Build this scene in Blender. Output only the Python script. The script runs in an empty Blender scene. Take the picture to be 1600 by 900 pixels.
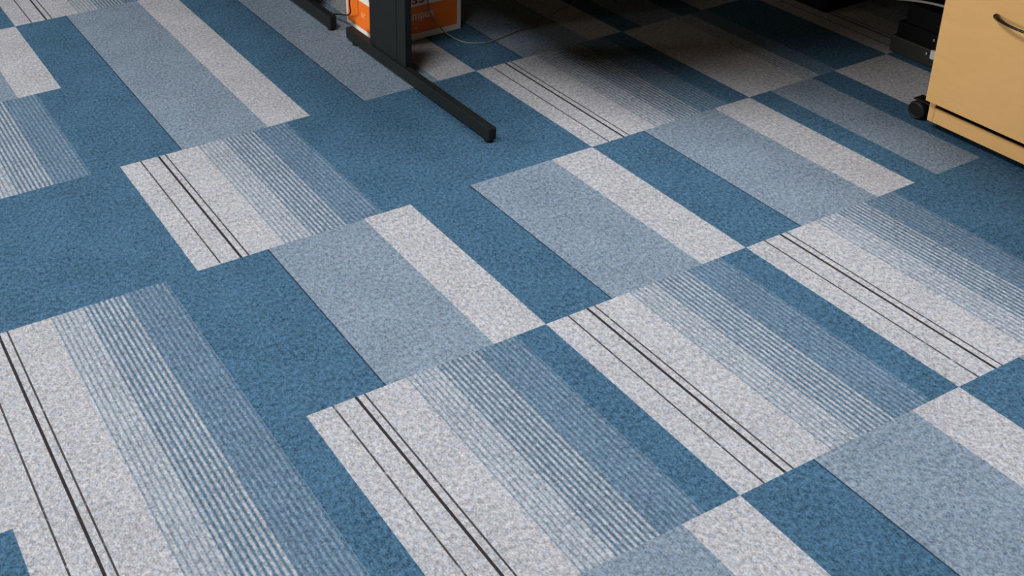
import bpy, bmesh, math, random
from mathutils import Vector, Matrix
random.seed(7)
C = bpy.context.scene.collection
SC = bpy.context.scene

# ---------------------------------------------------------------- camera
cam_d = bpy.data.cameras.new('camera'); cam = bpy.data.objects.new('camera', cam_d); C.objects.link(cam)
right = Vector((0.88000207, -0.47395412, -0.03104587))
down = Vector((-0.23564864, -0.37891328, -0.89492706))
fwd = Vector((0.41239067, 0.79485359, -0.44513111))
M = Matrix((( right.x, -down.x, -fwd.x, -1.13874251),
            ( right.y, -down.y, -fwd.y, -1.46431543),
            ( right.z, -down.z, -fwd.z, 1.3912898),
            (0, 0, 0, 1)))
cam.matrix_world = M
cam_d.sensor_width = 36.0; cam_d.sensor_fit = 'HORIZONTAL'
cam_d.lens = 1881.04 * 36.0 / 1600.0
cam_d.shift_x = (800 - 560.0) / 1600.0
cam_d.shift_y = -(450 - 154.1) / 1600.0
cam_d.clip_start = 0.05
SC.camera = cam

# ---------------------------------------------------------------- light
w = bpy.data.worlds.new('room_light'); SC.world = w; w.use_nodes = True
w.node_tree.nodes['Background'].inputs[0].default_value = (0.95, 0.97, 1.0, 1)
w.node_tree.nodes['Background'].inputs[1].default_value = 0.022

def area(name, loc, size, power, target, col=(1, 1, 1)):
    l = bpy.data.lights.new(name, 'AREA'); l.shape = 'RECTANGLE'
    l.size, l.size_y = size; l.energy = power; l.color = col
    o = bpy.data.objects.new(name, l); C.objects.link(o); o.location = loc
    d = Vector(target) - Vector(loc)
    o.rotation_euler = d.to_track_quat('-Z', 'Y').to_euler()
    return o
# low light added at the left back to brighten carton and pedestal, and fluorescent panels in the ceiling
area('added_side_light', (-2.7, 2.4, 1.05), (1.0, 1.0), 72, (0.3, 1.2, 0.2), (1.0, 0.98, 0.95))
area('ceiling_panel_light', (-1.1, 0.2, 2.75), (0.6, 1.2), 80, (-1.1, 0.2, 0.0), (0.985, 0.995, 1.0))
area('ceiling_panel_light', (0.75, -0.35, 2.75), (0.6, 1.2), 52, (0.75, -0.35, 0), (0.97, 0.98, 1.0))
area('ceiling_panel_light', (1.6, -0.9, 2.75), (0.6, 1.2), 48, (1.6, -0.9, 0), (0.97, 0.98, 1.0))
SC.view_settings.view_transform = 'Standard'; SC.view_settings.look = 'None'
SC.view_settings.gamma = 1.0; SC.view_settings.use_curve_mapping = False
SC.view_settings.exposure = 0.0

# ---------------------------------------------------------------- materials
def new_mat(name):
    m = bpy.data.materials.new(name); m.use_nodes = True
    nt = m.node_tree; b = nt.nodes['Principled BSDF']
    return m, nt, b
def N(nt, t, **kw):
    n = nt.nodes.new(t)
    for k, v in kw.items(): setattr(n, k, v)
    return n
def setin(n, **kw):
    for k, v in kw.items(): n.inputs[k].default_value = v
def math_n(nt, op, a, b=None, clamp=False):
    n = N(nt, 'ShaderNodeMath', operation=op); n.use_clamp = clamp
    for i, v in enumerate((a, b)):
        if v is None: continue
        if isinstance(v, (int, float)): n.inputs[i].default_value = v
        else: nt.links.new(v, n.inputs[i])
    return n.outputs[0]
def mix(nt, f, a, b):
    n = N(nt, 'ShaderNodeMix', data_type='RGBA'); n.clamp_factor = True
    for s, v in ((n.inputs[0], f), (n.inputs[6], a), (n.inputs[7], b)):
        if isinstance(v, (int, float)): s.default_value = v
        elif isinstance(v, tuple): s.default_value = v + (1,) if len(v) == 3 else v
        else: nt.links.new(v, s)
    return n.outputs[2]
def noise(nt, vec, scale, detail=2, rough=0.5):
    n = N(nt, 'ShaderNodeTexNoise'); setin(n, Scale=scale, Detail=detail, Roughness=rough)
    nt.links.new(vec, n.inputs['Vector']); return n.outputs['Fac']
def remap(nt, v, a, b, c=0.0, d=1.0):
    n = N(nt, 'ShaderNodeMapRange'); n.clamp = True
    setin(n, **{'From Min': a, 'From Max': b, 'To Min': c, 'To Max': d}); nt.links.new(v, n.inputs[0]); return n.outputs[0]
def coords(nt, scale=(1, 1, 1)):
    t = N(nt, 'ShaderNodeTexCoord'); mp = N(nt, 'ShaderNodeMapping'); mp.inputs['Scale'].default_value = scale
    nt.links.new(t.outputs['Object'], mp.inputs[0]); return t.outputs['Object'], mp.outputs[0]

GREY = ((0.148, 0.150, 0.165), (0.420, 0.418, 0.438))
BLUEGREY = ((0.060, 0.084, 0.116), (0.212, 0.262, 0.318))
BLUE = ((0.0120, 0.031, 0.052), (0.061, 0.139, 0.224))

def fleck(nt):
    obj, v = coords(nt, (1.0, 0.75, 1.0))
    fine = math_n(nt, 'ADD', math_n(nt, 'MULTIPLY', noise(nt, v, 135, 2, 0.55), 0.55), math_n(nt, 'MULTIPLY', noise(nt, v, 330, 1, 0.5), 0.45))
    fine = remap(nt, fine, 0.33, 0.67)
    broad = remap(nt, noise(nt, obj, 9, 3, 0.6), 0.3, 0.7, -0.09, 0.09)
    return obj, math_n(nt, 'ADD', fine, broad, True), fine
def tinted(nt, obj, col, amount):                # single fibres lean warm or cool
    k = remap(nt, noise(nt, obj, 75, 2, 0.6), 0.35, 0.65)
    t = mix(nt, k, (1.0 - amount, 1.0, 1.0 + amount), (1.0 + amount * .9, 1.0, 1.0 - amount * .8))
    n = N(nt, 'ShaderNodeMix', data_type='RGBA', blend_type='MULTIPLY'); n.inputs[0].default_value = 1.0
    nt.links.new(col, n.inputs[6]); nt.links.new(t, n.inputs[7]); return n.outputs[2]
def carpet_finish(nt, b, col, fine):
    nt.links.new(col, b.inputs['Base Color'])
    setin(b, Roughness=0.95); b.inputs['Specular IOR Level'].default_value = 0.12
    bp = N(nt, 'ShaderNodeBump'); setin(bp, Strength=0.12, Distance=0.003)
    nt.links.new(fine, bp.inputs['Height']); nt.links.new(bp.outputs[0], b.inputs['Normal'])
def carpet(name, pal):
    m, nt, b = new_mat(name)
    obj, f, fine = fleck(nt)
    carpet_finish(nt, b, tinted(nt, obj, mix(nt, f, pal[0], pal[1]), 0.05), fine)
    return m
def carpet_striped(name, ground, line, duty, strength):
    m, nt, b = new_mat(name)
    obj, f, fine = fleck(nt)
    sx = N(nt, 'ShaderNodeSeparateXYZ'); nt.links.new(obj, sx.inputs[0])
    ph = math_n(nt, 'FRACT', math_n(nt, 'MULTIPLY', sx.outputs[0], 2.0 * 48))
    tri = math_n(nt, 'ABSOLUTE', math_n(nt, 'SUBTRACT', ph, 0.5))          # 0 in the middle of a line, 0.5 between lines
    ln = remap(nt, tri, duty * 0.5 + 0.12, duty * 0.5 - 0.12)
    mp = N(nt, 'ShaderNodeMapping'); mp.inputs['Scale'].default_value = (1.0, 0.45, 1.0); nt.links.new(obj, mp.inputs[0])
    br = remap(nt, noise(nt, mp.outputs[0], 120, 2, 0.5), 0.30, 0.52, 0.45, 1.0)   # yarn rises and sinks along a line
    ln = math_n(nt, 'MULTIPLY', math_n(nt, 'MULTIPLY', ln, br), strength)
    g = mix(nt, f, ground[0], ground[1]); l = mix(nt, f, line[0], line[1])
    carpet_finish(nt, b, mix(nt, ln, g, l), fine)
    return m
def carpet_yarn(name, col, pal, gap):
    m, nt, b = new_mat(name)
    obj, f, fine = fleck(nt)
    k = remap(nt, noise(nt, obj, 55, 3, 0.6), gap - 0.10, gap + 0.10)
    carpet_finish(nt, b, mix(nt, k, mix(nt, f, pal[0], pal[1]), col), fine)
    return m

def plain(name, col, rough=0.5, metal=0.0, vary=0.12, scale=30, spec=0.5, bump=0.0):
    m, nt, b = new_mat(name)
    obj, v = coords(nt)
    n = noise(nt, obj, scale, 3, 0.6)
    k = remap(nt, n, 0.3, 0.7)
    lo = tuple(c * (1 - vary) for c in col); hi = tuple(min(1, c * (1 + vary)) for c in col)
    nt.links.new(mix(nt, k, lo, hi), b.inputs['Base Color'])
    setin(b, Roughness=rough, Metallic=metal); b.inputs['Specular IOR Level'].default_value = spec
    if bump:
        bp = N(nt, 'ShaderNodeBump'); setin(bp, Strength=bump, Distance=0.001)
        nt.links.new(noise(nt, obj, 900, 2, 0.5), bp.inputs['Height']); nt.links.new(bp.outputs[0], b.inputs['Normal'])
    return m
def beech(name, axis):
    m, nt, b = new_mat(name)
    sc = {'y': (9, 1.0, 9), 'z': (9, 9, 1.0), 'x': (1.0, 9, 9)}[axis]
    obj, v = coords(nt, sc)
    g = remap(nt, noise(nt, v, 9, 5, 0.6), 0.3, 0.7)
    col = mix(nt, g, (0.690, 0.395, 0.138), (0.750, 0.435, 0.160))
    fl = remap(nt, noise(nt, v, 32, 3, 0.6), 0.62, 0.75, 0.0, 0.55)          # medullary flecks
    col = mix(nt, fl, col, (0.57, 0.31, 0.097))
    bl = remap(nt, noise(nt, obj, 7, 2, 0.5), 0.35, 0.65, 0.0, 0.35)
    col = mix(nt, bl, col, (0.765, 0.440, 0.172))
    nt.links.new(col, b.inputs['Base Color']); setin(b, Roughness=0.5); b.inputs['Specular IOR Level'].default_value = 0.3
    return m

MAT = {}
MAT['blue'] = carpet('carpet_blue', BLUE)
MAT['bluegrey'] = carpet('carpet_blue_grey', BLUEGREY)
MAT['grey'] = carpet('carpet_grey', GREY)
MAT['s1'] = carpet_striped('carpet_pale_stripes', ((0.055, 0.088, 0.125), (0.190, 0.250, 0.310)), GREY, 0.64, 0.95)
MAT['s2'] = carpet_striped('carpet_mid_stripes', ((0.026, 0.052, 0.082), (0.090, 0.160, 0.235)), GREY, 0.50, 0.88)
MAT['s3'] = carpet_striped('carpet_dark_stripes', ((0.024, 0.050, 0.080), (0.080, 0.150, 0.228)), BLUEGREY, 0.48, 0.8)
MAT['dark'] = carpet_yarn('carpet_dark_yarn', (0.022, 0.018, 0.019), GREY, 0.22)
MAT['thin'] = carpet_yarn('carpet_thin_dark_yarn', (0.040, 0.036, 0.038), GREY, 0.31)
MAT['seam'] = carpet_yarn('carpet_seam_yarn', (0.014, 0.026, 0.045), BLUEGREY, 0.30)
charcoal = plain('charcoal_powder_coat', (0.0090, 0.0110, 0.0106), 0.5, 0.0, 0.06, 40, 0.20, 0.05)
gap_shade_m = plain('painted_gap_shade', (0.014, 0.016, 0.017), 0.6)
black_plastic = plain('black_plastic', (0.005, 0.005, 0.005), 0.55, 0, 0.1, 60, 0.3)
black_matt = plain('black_matt_casing', (0.003, 0.003, 0.003), 0.65, 0, 0.1, 60, 0.15)
dark_casing = plain('dark_grey_casing', (0.012, 0.012, 0.010), 0.6, 0, 0.1, 60)
rubber = plain('black_rubber', (0.004, 0.004, 0.004), 0.7, 0, 0.1, 60, 0.25)
handle_m = plain('dark_bronze_metal', (0.014, 0.010, 0.010), 0.35, 0.3, 0.1, 60)
steel = plain('zinc_steel', (0.45, 0.45, 0.45), 0.35, 0.9, 0.1, 60)
white_plastic = plain('white_plastic', (0.70, 0.68, 0.64), 0.45, 0, 0.04, 60)
cream_plastic = plain('cream_plastic', (0.45, 0.40, 0.25), 0.5, 0, 0.04, 60)
cable_grey = plain('grey_cable_sheath', (0.17, 0.17, 0.15), 0.45, 0, 0.05, 60)
cable_pale = plain('pale_grey_cable_sheath', (0.45, 0.45, 0.42), 0.45, 0, 0.05, 60)
cable_black = plain('black_cable_sheath', (0.008, 0.008, 0.008), 0.5, 0, 0.05, 60)
orange = plain('orange_print', (0.86, 0.175, 0.012), 0.45, 0, 0.03, 18)
card_white = plain('white_card', (0.80, 0.76, 0.68), 0.5, 0, 0.03, 18)
card_brown = plain('brown_card', (0.33, 0.22, 0.13), 0.8, 0, 0.08, 30)
maroon = plain('maroon_print', (0.30, 0.02, 0.05), 0.5, 0, 0.05, 30)
red_print = plain('red_print', (0.62, 0.06, 0.07), 0.5, 0, 0.05, 30)
beech_y = beech('beech_horizontal_grain', 'y')
beech_z = beech('beech_upright_grain', 'z')
beech_x = beech('beech_desktop_grain', 'x')

# ---------------------------------------------------------------- helpers
def link(name, bm, mats, parent=None, smooth=False):
    me = bpy.data.meshes.new(name); bm.to_mesh(me); bm.free()
    if not isinstance(mats, (list, tuple)): mats = [mats]
    for m in mats: me.materials.append(m)
    if smooth:
        for p in me.polygons: p.use_smooth = True
    o = bpy.data.objects.new(name, me); C.objects.link(o)
    if parent is not None:
        o.parent = parent
    return o
def thing(name, label, cat, loc, group=None):
    o = bpy.data.objects.new(name, None); C.objects.link(o); o.location = loc
    o.empty_display_size = 0.05
    tag(o, label, cat, group); return o
def tag(o, label, cat, group=None):
    o['label'] = label; o['category'] = cat
    if group: o['group'] = group
    return o
def box(bm, x0, x1, y0, y1, z0, z1, bev=0.0, seg=2, mi=0):
    r = bmesh.ops.create_cube(bm, size=1.0)
    vs = r['verts']
    for v in vs:
        v.co = Vector(((x0 + x1) / 2 + v.co.x * (x1 - x0), (y0 + y1) / 2 + v.co.y * (y1 - y0), (z0 + z1) / 2 + v.co.z * (z1 - z0)))
    fs = list({f for v in vs for f in v.link_faces})
    for f in fs: f.material_index = mi
    if bev > 0:
        es = list({e for v in vs for e in v.link_edges})
        bmesh.ops.bevel(bm, geom=es, offset=bev, segments=seg, affect='EDGES', profile=0.5)
def bmbox(*a, **k):
    bm = bmesh.new(); box(bm, *a, **k); return bm
def cyl(bm, c, r, h, axis='z', seg=24, r2=None, bev=0.0):
    rot = {'z': Matrix.Identity(4), 'x': Matrix.Rotation(math.pi / 2, 4, 'Y'), 'y': Matrix.Rotation(math.pi / 2, 4, 'X')}[axis]
    res = bmesh.ops.create_cone(bm, cap_ends=True, segments=seg, radius1=r, radius2=r if r2 is None else r2, depth=h, matrix=Matrix.Translation(c) @ rot)
    if bev:
        es = [e for e in {e for v in res['verts'] for e in v.link_edges} if len(e.link_faces) == 2 and any(len(f.verts) > 4 for f in e.link_faces)]
        bmesh.ops.bevel(bm, geom=es, offset=bev, segments=2, affect='EDGES', profile=0.5)
def catmull(pts, n=8):
    P = [Vector(p) for p in pts]; P = [P[0] * 2 - P[1]] + P + [P[-1] * 2 - P[-2]]
    out = []
    for i in range(1, len(P) - 2):
        a, b, c, d = P[i - 1], P[i], P[i + 1], P[i + 2]
        for k in range(n):
            t = k / n
            out.append(0.5 * ((2 * b) + (c - a) * t + (2 * a - 5 * b + 4 * c - d) * t * t + (3 * b - a - 3 * c + d) * t ** 3))
    out.append(P[-2]); return out
def tube(bm, path, r, seg=10):
    n = len(path); rr = r if callable(r) else (lambda t: r)
    rings = []; up = Vector((0.13, 0.31, 0.94)).normalized()
    for i, p in enumerate(path):
        t = (path[min(i + 1, n - 1)] - path[max(i - 1, 0)]).normalized()
        s = t.cross(up)
        if s.length < 1e-3: s = t.cross(Vector((1, 0, 0)))
        s.normalize(); u = s.cross(t); up = u
        R = rr(i / (n - 1))
        rings.append([bm.verts.new(p + (s * math.cos(2 * math.pi * k / seg) + u * math.sin(2 * math.pi * k / seg)) * R) for k in range(seg)])
    for a, b in zip(rings, rings[1:]):
        for k in range(seg): bm.faces.new((a[k], a[(k + 1) % seg], b[(k + 1) % seg], b[k]))
    bm.faces.new(rings[0][::-1]); bm.faces.new(rings[-1])
    bmesh.ops.recalc_face_normals(bm, faces=bm.faces)
def text(name, s, size, loc, mat, parent, face='-y', align='RIGHT', depth=0.0004, squeeze=1.0):
    cu = bpy.data.curves.new(name, 'FONT'); cu.body = s; cu.size = size; cu.align_x = align; cu.extrude = depth; cu.resolution_u = 4
    cu.offset = size * 0.012
    o = bpy.data.objects.new(name, cu); C.objects.link(o)
    bpy.context.view_layer.update()
    me = bpy.data.meshes.new_from_object(o.evaluated_get(bpy.context.evaluated_depsgraph_get()))
    bpy.data.objects.remove(o); bpy.data.curves.remove(cu)
    rot = Matrix.Rotation(math.pi / 2, 4, 'X')
    if face == '-x': rot = Matrix.Rotation(-math.pi / 2, 4, 'Z') @ rot
    me.transform(Matrix.Translation(loc) @ rot @ Matrix.Diagonal((squeeze, 1, 1, 1)))
    me.materials.clear(); me.materials.append(mat)
    for p in me.polygons: p.material_index = 0
    r = bpy.data.objects.new(name, me); C.objects.link(r); r.parent = parent
    return r

# ---------------------------------------------------------------- the carpet tiled floor
# u runs right along X, v runs towards the camera (-Y); one tile is half a metre
PAT = {
 'G': [('grey', 0, .098), ('thin', .098, .105), ('grey', .105, .186), ('dark', .186, .197), ('grey', .197, .222), ('thin', .222, .229), ('grey', .229, .392),
       ('s1', .392, .520), ('s2', .520, .690), ('s3', .690, .862), ('blue', .862, 1)],
 'P': [('blue', 0, .3075), ('seam', .3075, .3135), ('bluegrey', .3135, .767), ('grey', .767, 1)],
 'Q': [('blue', 0, .145), ('bluegrey', .145, .437), ('blue', .437, .603), ('grey', .603, 1)],
 'D': [('grey', 0, .392), ('s1', .392, .500), ('s3', .500, .620), ('blue', .620, 1)],
 'B': [('blue', 0, 1)],
}
GRID = {(-2, 1): 'P', (-1, 1): 'P', (0, 1): 'P', (1, 1): 'P', (2, 1): 'G',
        (-2, 0): 'G', (-1, 0): 'G', (0, 0): 'G', (1, 0): 'G', (2, 0): 'B', (3, 0): 'G',
        (-3, -1): 'P', (-2, -1): 'G', (-1, -1): 'P', (0, -1): 'P', (1, -1): 'P', (2, -1): 'Q', (3, -1): 'P',
        (-3, -2): 'G', (-2, -2): 'B', (-1, -2): 'G', (0, -2): 'B', (1, -2): 'G', (2, -2): 'D', (3, -2): 'G',
        (-3, -3): 'P', (-2, -3): 'G', (-1, -3): 'P', (0, -3): 'P', (1, -3): 'P', (2, -3): 'Q', (3, -3): 'P',
        (-2, -4): 'P', (-1, -4): 'P', (0, -4): 'P', (1, -4): 'P', (2, -4): 'G',
        (-2, -5): 'G', (-1, -5): 'G', (0, -5): 'G', (1, -5): 'B'}
keys = ['blue', 'bluegrey', 'grey', 's1', 's2', 's3', 'dark', 'thin', 'seam']
bm = bmesh.new()
for u in range(-9, 10):
    for v in range(-10, 5):
        t = GRID.get((u, v)) or random.choice('GPGPB')
        for k, a, b in PAT[t]:
            x0, x1 = (u + a) * .5, (u + b) * .5; y0, y1 = -v * .5, -(v + 1) * .5
            f = bm.faces.new([bm.verts.new(p) for p in ((x0, y1, 0), (x1, y1, 0), (x1, y0, 0), (x0, y0, 0))])
            f.material_index = keys.index(k)
bmesh.ops.remove_doubles(bm, verts=bm.verts, dist=1e-5)
floor = link('floor', bm, [MAT[k] for k in keys]); floor['kind'] = 'structure'

# ---------------------------------------------------------------- desks
def make_leg(parent, xo, xi, y_front, y_back, post0, post1, foot_top=0.040, foot_bot=0.008):
    # upright: a flat steel column with a clip-on cable cover behind it, standing on a long floor bar
    leg = link('leg', bmbox(xo + .007, xi + .006, post0, post0 + .046, foot_top - .001, .716, bev=.0015), charcoal, parent)
    cov = link('cable_cover', bmbox(xo + .007, xi + .003, post0 + .0475, post1, foot_top - .001, .716, bev=.001), charcoal, leg)
    link('foot', bmbox(xo, xi, y_front + .002, y_back - .002, foot_bot, foot_top, bev=.0008), charcoal, leg)
    for y0, y1 in ((y_front, y_front + .003), (y_back - .003, y_back)):
        link('end_cap', bmbox(xo + .0012, xi - .0012, y0, y1, foot_bot + .0012, foot_top - .0012, bev=.0005), black_plastic, leg)
    for yy in (y_front + .017, y_back - .045):
        g = bmesh.new(); cyl(g, ((xo + xi) / 2, yy, .003), .0115, .006, bev=.001); cyl(g, ((xo + xi) / 2, yy, .0075), .005, .005, seg=12)
        link('glide', g, black_plastic, leg)
    link('top_bracket', bmbox(xo - .002, xi + .012, post0 - .25, post1 + .12, .700, .7195, bev=.001), charcoal, leg)
    return leg
d1 = thing('desk', 'charcoal framed desk whose black leg and long foot stand in front of the orange carton', 'desk', (1.1, 1.0, 0), 'back to back office desks')
d2 = thing('desk', 'charcoal framed desk behind, only the tip of its foot seen left of the orange carton', 'desk', (1.1, 1.8, 0), 'back to back office desks')
for d, y0, y1, yf, yb, p0, p1, x0, ft in ((d1, .440, 1.405, .637, 1.374, 1.044, 1.240, .300, .040), (d2, 1.415, 2.235, 1.449, 2.186, 1.595, 1.791, .290, .046)):
    parts = []
    if d is d1:   # corner desk: the front edge sweeps round into a return over the pedestal
        ol = [(.225, y1), (.225, y0), (.56, y0)]
        for i in range(1, 12):
            a = math.pi / 2 * i / 12
            ol.append((.56 + .48 * math.sin(a), y0 - .46 * (1 - math.cos(a))))
        ol += [(1.04, y0 - .46), (1.04, -.62), (2.04, -.62), (2.04, y1)]
        tp = bmesh.new(); f = tp.faces.new([tp.verts.new((x, y, .72)) for x, y in ol])
        ex_ = bmesh.ops.extrude_face_region(tp, geom=[f])
        for v in [g for g in ex_['geom'] if isinstance(g, bmesh.types.BMVert)]: v.co.z = .745
        bmesh.ops.recalc_face_normals(tp, faces=tp.faces)
    else:
        tp = bmesh.new(); box(tp, .235, 2.04, y0, y1, .72, .745, bev=.002)
    parts.append(link('desktop', tp, beech_x, d))
    if d is d1:
        link('return_leg', bmbox(1.97, 2.02, -.60, -.55, 0, .72, bev=.002), charcoal, d)
        link('return_leg', bmbox(1.08, 1.11, -.60, -.55, 0, .72, bev=.002), charcoal, d)
    make_leg(d, x0, x0 + .0205, yf, yb, p0, p1, ft)
    make_leg(d, 1.965, 1.985, yf, yb, p0, p1, ft)
    ym = (p1 + .03) if d is d1 else (p0 - .03)
    link('unseen_light_block', bmbox(x0 + .03, 1.955, ym, ym + .016, .34, .715, bev=.001), charcoal, d)  # unseen panel added to keep light from behind out from under the desk
    link('frame_beam', bmbox(x0 + .02, 1.965, (p0 + p1) / 2 - .02, (p0 + p1) / 2 + .02, .665, .70, bev=.001), charcoal, d)
    for ch in d.children: ch.matrix_parent_inverse = Matrix.Translation(d.location).inverted()

# ---------------------------------------------------------------- printed orange carton
ct = thing('carton', 'orange and white printed carton lettered campus behind the black desk leg', 'box', (.49, 1.375, 0))
def rel(o, root): o.matrix_parent_inverse = Matrix.Translation(root.location).inverted(); return o
bx0, bx1, by0, by1, bh = .363, .6225, 1.266, 1.487, .285
rel(link('carton_body', bmbox(bx0, bx1, by0, by1, .0005, bh, bev=.0012), card_white, ct), ct)
fl = bmesh.new()
box(fl, bx0 + .002, bx1 - .002, by0 + .002, (by0 + by1) / 2 - .001, bh - .0003, bh + .0025)
box(fl, bx0 + .002, bx1 - .002, (by0 + by1) / 2 + .001, by1 - .002, bh - .0003, bh + .0025)
rel(link('lid_flap', fl, card_white, ct), ct)
e = .0005
pf = rel(link('printed_panel', bmbox(bx0 + .012, bx1 - .0135, by0 - e, by0 + .0002, .0195, .103), orange, ct), ct)
pl = rel(link('printed_panel', bmbox(bx0 - e, bx0 + .0002, by0 + .010, by1 - .009, .0145, .098), orange, ct), ct)
pf2 = rel(link('printed_panel', bmbox(bx0 + .012, bx1 - .0135, by0 - e, by0 + .0002, .150, .270), orange, ct), ct)
pl2 = rel(link('printed_panel', bmbox(bx0 - e, bx0 + .0002, by0 + .010, by1 - .009, .150, .270), orange, ct), ct)
rel(text('lettering', 'campus', .0365, (.530, by0 - .0007, .0635), card_white, ct, squeeze=.92), ct)['label'] = 'white word campus'
rel(text('lettering', 'ar', .0115, (.4755, by0 - .0007, .0345), card_white, ct), ct)['label'] = 'small white letters'
rel(text('lettering', 'ess', .044, (.500, by0 - .0007, .1115), maroon, ct, squeeze=1.25), ct)['label'] = 'dark red letters'
rel(text('lettering', 'ess', .044, (bx0 - .0007, by0 + .012, .1085), red_print, ct, face='-x', squeeze=1.25), ct)['label'] = 'red letters on the side'
rel(text('lettering', 'ar', .030, (bx0 - .0007, 1.368, .052), plain('pale_orange_print', (.90, .36, .16), .5), ct, face='-x'), ct)['label'] = 'faint pale letters on the side'

# ---------------------------------------------------------------- mobile pedestal
pd = thing('drawer_pedestal', 'beech mobile drawer pedestal with dark bow handle at the right edge', 'cabinet', (1.5, -.05, 0))
px0, px1, py0, py1, pz0, pz1 = 1.232, 1.80, -.26, .1605, .0225, .60
ca = bmesh.new()
box(ca, px0, px1, py1 - .0155, py1, pz0, pz1 - .025, bev=.0007)
box(ca, px0, px1, py0, py0 + .0155, pz0, pz1 - .025, bev=.0007)
box(ca, px1 - .016, px1, py0 + .0155, py1 - .0155, pz0, pz1 - .025)
rel(link('carcass', ca, beech_z, pd), pd)
rel(link('base_shelf', bmbox(px0 + .03, px1 - .016, py0 + .0155, py1 - .0155, .032, .046), gap_shade_m, pd), pd)  # shelf coloured near black to paint shade into the gap below the drawer
rel(link('plinth_rail', bmbox(px0 + .0006, px0 + .0056, py0 + .0157, py1 - .0157, pz0, .0605, bev=.0005), beech_y, pd), pd)
rel(link('top_panel', bmbox(px0 - .021, px1 + .002, py0 - .001, py1 + .001, pz1 - .025, pz1, bev=.001), beech_x, pd), pd)
def drawer(z0, z1, hz):
    dr = rel(link('drawer', bmbox(px0 - .020, px0 - .002, py0 + .0005, py1 - .0005, z0, z1, bev=.0009), beech_y, pd), pd)
    bb = bmesh.new()
    box(bb, px0 - .002, px1 - .05, py1 - .035, py1 - .022, z0 + .02, z1 - .06)
    box(bb, px0 - .002, px1 - .05, py0 + .022, py0 + .035, z0 + .02, z1 - .06)
    box(bb, px1 - .06, px1 - .05, py0 + .035, py1 - .035, z0 + .02, z1 - .06)
    box(bb, px0 - .002, px1 - .05, py0 + .035, py1 - .035, z0 + .012, z0 + .022)
    link('drawer_tray', bb, charcoal, dr)
    hb = bmesh.new(); yc = (py0 + py1) / 2; xs = px0 - .020
    pts = []
    for i in range(33):
        a = i / 32; s = math.sin(math.pi * a)
        pts.append(Vector((xs + .001 - .030 * s ** .62, yc + .080 * (1 - 2 * a), hz)))
    tube(hb, pts, lambda t: .0030 + .0032 * abs(1 - 2 * t) ** 3, 12)
    for sgn in (-1, 1): cyl(hb, (xs - .002, yc + sgn * .080, hz), .0062, .005, axis='x', seg=16)
    hd = link('handle', hb, handle_m, dr, smooth=True); hd['label'] = 'dark bronze bow handle'
    return dr
drawer(.0805, .395, .340)
drawer(.3985, .570, .520)
def castor(x, y, ang=0.0, plate=.052):
    f = bmesh.new()
    box(f, x - .008, x + .008, y - .016, y + .020, .022, .043, bev=.004)
    cyl(f, (x, y, .046), .009, .012 if plate < .06 else .02, bev=.001)
    o = rel(link('castor', f, black_plastic, pd), pd)
    for s in (-1, 1):
        wb = bmesh.new(); cyl(wb, (x + s * .0135, y + .004, .0235), .0235, .012, axis='x', seg=32, bev=.003)
        link('wheel', wb, rubber, o, smooth=False)
        hb = bmesh.new()                       # raised rim ring around the recessed hub
        for k in range(28):
            a0, a1 = 2 * math.pi * k / 28, 2 * math.pi * (k + 1) / 28
            q = []
            for rr_, hx in ((.0165, .0190), (.0185, .0212), (.0205, .0190)):
                for a in (a0, a1): q.append(hb.verts.new((x + s * hx, y + .004 + rr_ * math.cos(a), .0235 + rr_ * math.sin(a))))
            hb.faces.new((q[0], q[1], q[3], q[2])); hb.faces.new((q[2], q[3], q[5], q[4]))
        bmesh.ops.remove_doubles(hb, verts=hb.verts, dist=1e-6); bmesh.ops.recalc_face_normals(hb, faces=hb.faces)
        link('wheel_rim', hb, dark_casing, o)
    return o
cs = castor(px0 + .037, py1 + .041)
br = bmesh.new(); box(br, px0 + .020, px0 + .052, py1 + .0003, py1 + .059, .0485, .052, bev=.0006); box(br, px0 + .020, px0 + .052, py1 + .0003, py1 + .0035, .0485, .085, bev=.0006)
rel(link('castor_bracket', br, black_plastic, pd), pd)
for xx in (px0 + .06, px1 - .06):
    for yy in (py0 + .05, py1 - .05): castor(xx, yy)

# ---------------------------------------------------------------- black equipment under the desk, right
eq = thing('computer', 'black stepped computer case on the floor just behind the beech pedestal', 'computer', (1.66, .36, 0))
ex, ey = 1.524, .514
rel(link('base', bmbox(ex, ex + .30, ey - .34, ey, .0, .048, bev=.003), dark_casing, eq), eq)
rel(link('casing', bmbox(ex + .012, ex + .29, ey - .33, ey - .006, .048, .088, bev=.002), black_matt, eq), eq)
rel(link('upper_casing', bmbox(ex + .018, ex + .285, ey - .325, ey - .022, .088, .1425, bev=.002), black_matt, eq), eq)
pt = bmesh.new(); box(pt, ex - .004, ex + .004, ey - .150, ey - .128, .026, .050, bev=.001)
rel(link('plug', pt, white_plastic, eq), eq)['label'] = 'white plug'
def stud(x, y, z, r, m, nm='screw'):
    b = bmesh.new(); cyl(b, (x, y, z), r, .004, axis='x', seg=16, bev=.0006); rel(link(nm, b, m, eq), eq)
stud(ex - .001, ey - .116, .034, .0036, steel)
stud(ex + .011, ey - .122, .072, .0036, steel)
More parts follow.
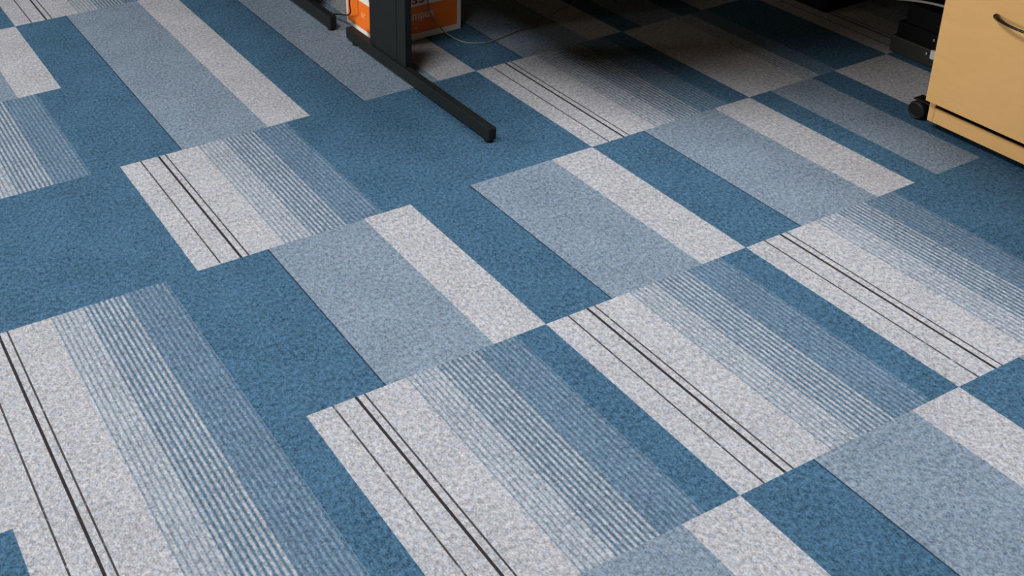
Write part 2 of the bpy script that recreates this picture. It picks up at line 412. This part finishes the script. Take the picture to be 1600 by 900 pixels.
stud(ex + .017, ey - .128, .113, .0030, dark_casing)
rel(link('port', bmbox(ex + .015, ex + .020, ey - .151, ey - .139, .092, .116, bev=.0006), cream_plastic, eq), eq)
rel(link('port', bmbox(ex + .0155, ex + .020, ey - .152, ey - .130, .128, .1315, bev=.0006), steel, eq), eq)

bb = bmesh.new(); box(bb, 1.583, 1.86, .790, 1.03, .0, .36, bev=.004)
box(bb, 1.578, 1.865, .785, 1.035, .33, .362, bev=.003)
tag(link('storage_box', bb, black_matt), 'black box deepest in the shadow under the desk, only its lower corner seen', 'box')

# ---------------------------------------------------------------- cables
def cable(pts, r, mat, label, n=10):
    b = bmesh.new(); tube(b, catmull(pts, n), r, 10)
    return tag(link('cable', b, mat, smooth=True), label, 'cable')
cable([(.470, 1.24, .66), (.476, 1.238, .45), (.486, 1.240, .28), (.498, 1.246, .125), (.512, 1.246, .070), (.545, 1.240, .022), (.566, 1.205, .0035), (.583, 1.163, .0022), (.620, 1.140, .0022), (.650, 1.139, .0022), (.700, 1.150, .0022), (.765, 1.163, .0022), (.811, 1.163, .0022), (.850, 1.176, .0022), (.895, 1.198, .0022), (.940, 1.222, .0022), (.975, 1.233, .0022), (1.02, 1.25, .0022), (1.06, 1.30, .0022)],
      .0021, cable_grey, 'thin grey cable looping over the carpet to the right of the orange carton')
cable([(.335, 1.40, .66), (.338, 1.41, .40), (.340, 1.414, .20), (.340, 1.418, .12), (.340, 1.421, .085), (.340, 1.417, .064), (.3405, 1.428, .051), (.341, 1.446, .043), (.341, 1.49, .030), (.341, 1.555, .010), (.342, 1.62, .0030), (.350, 1.75, .0030)],
      .0022, cable_black, 'black cable hooking down past the left side of the orange carton')
cable([(1.44, .74, .66), (1.47, .70, .42), (1.51, .645, .24), (1.535, .595, .160), (1.546, .548, .139), (1.547, .506, .1465), (1.547, .45, .1585), (1.547, .392, .166), (1.550, .34, .167), (1.556, .30, .160), (1.562, .270, .1475)],
      .0034, cable_pale, 'pale grey cable arching onto the top of the black computer')
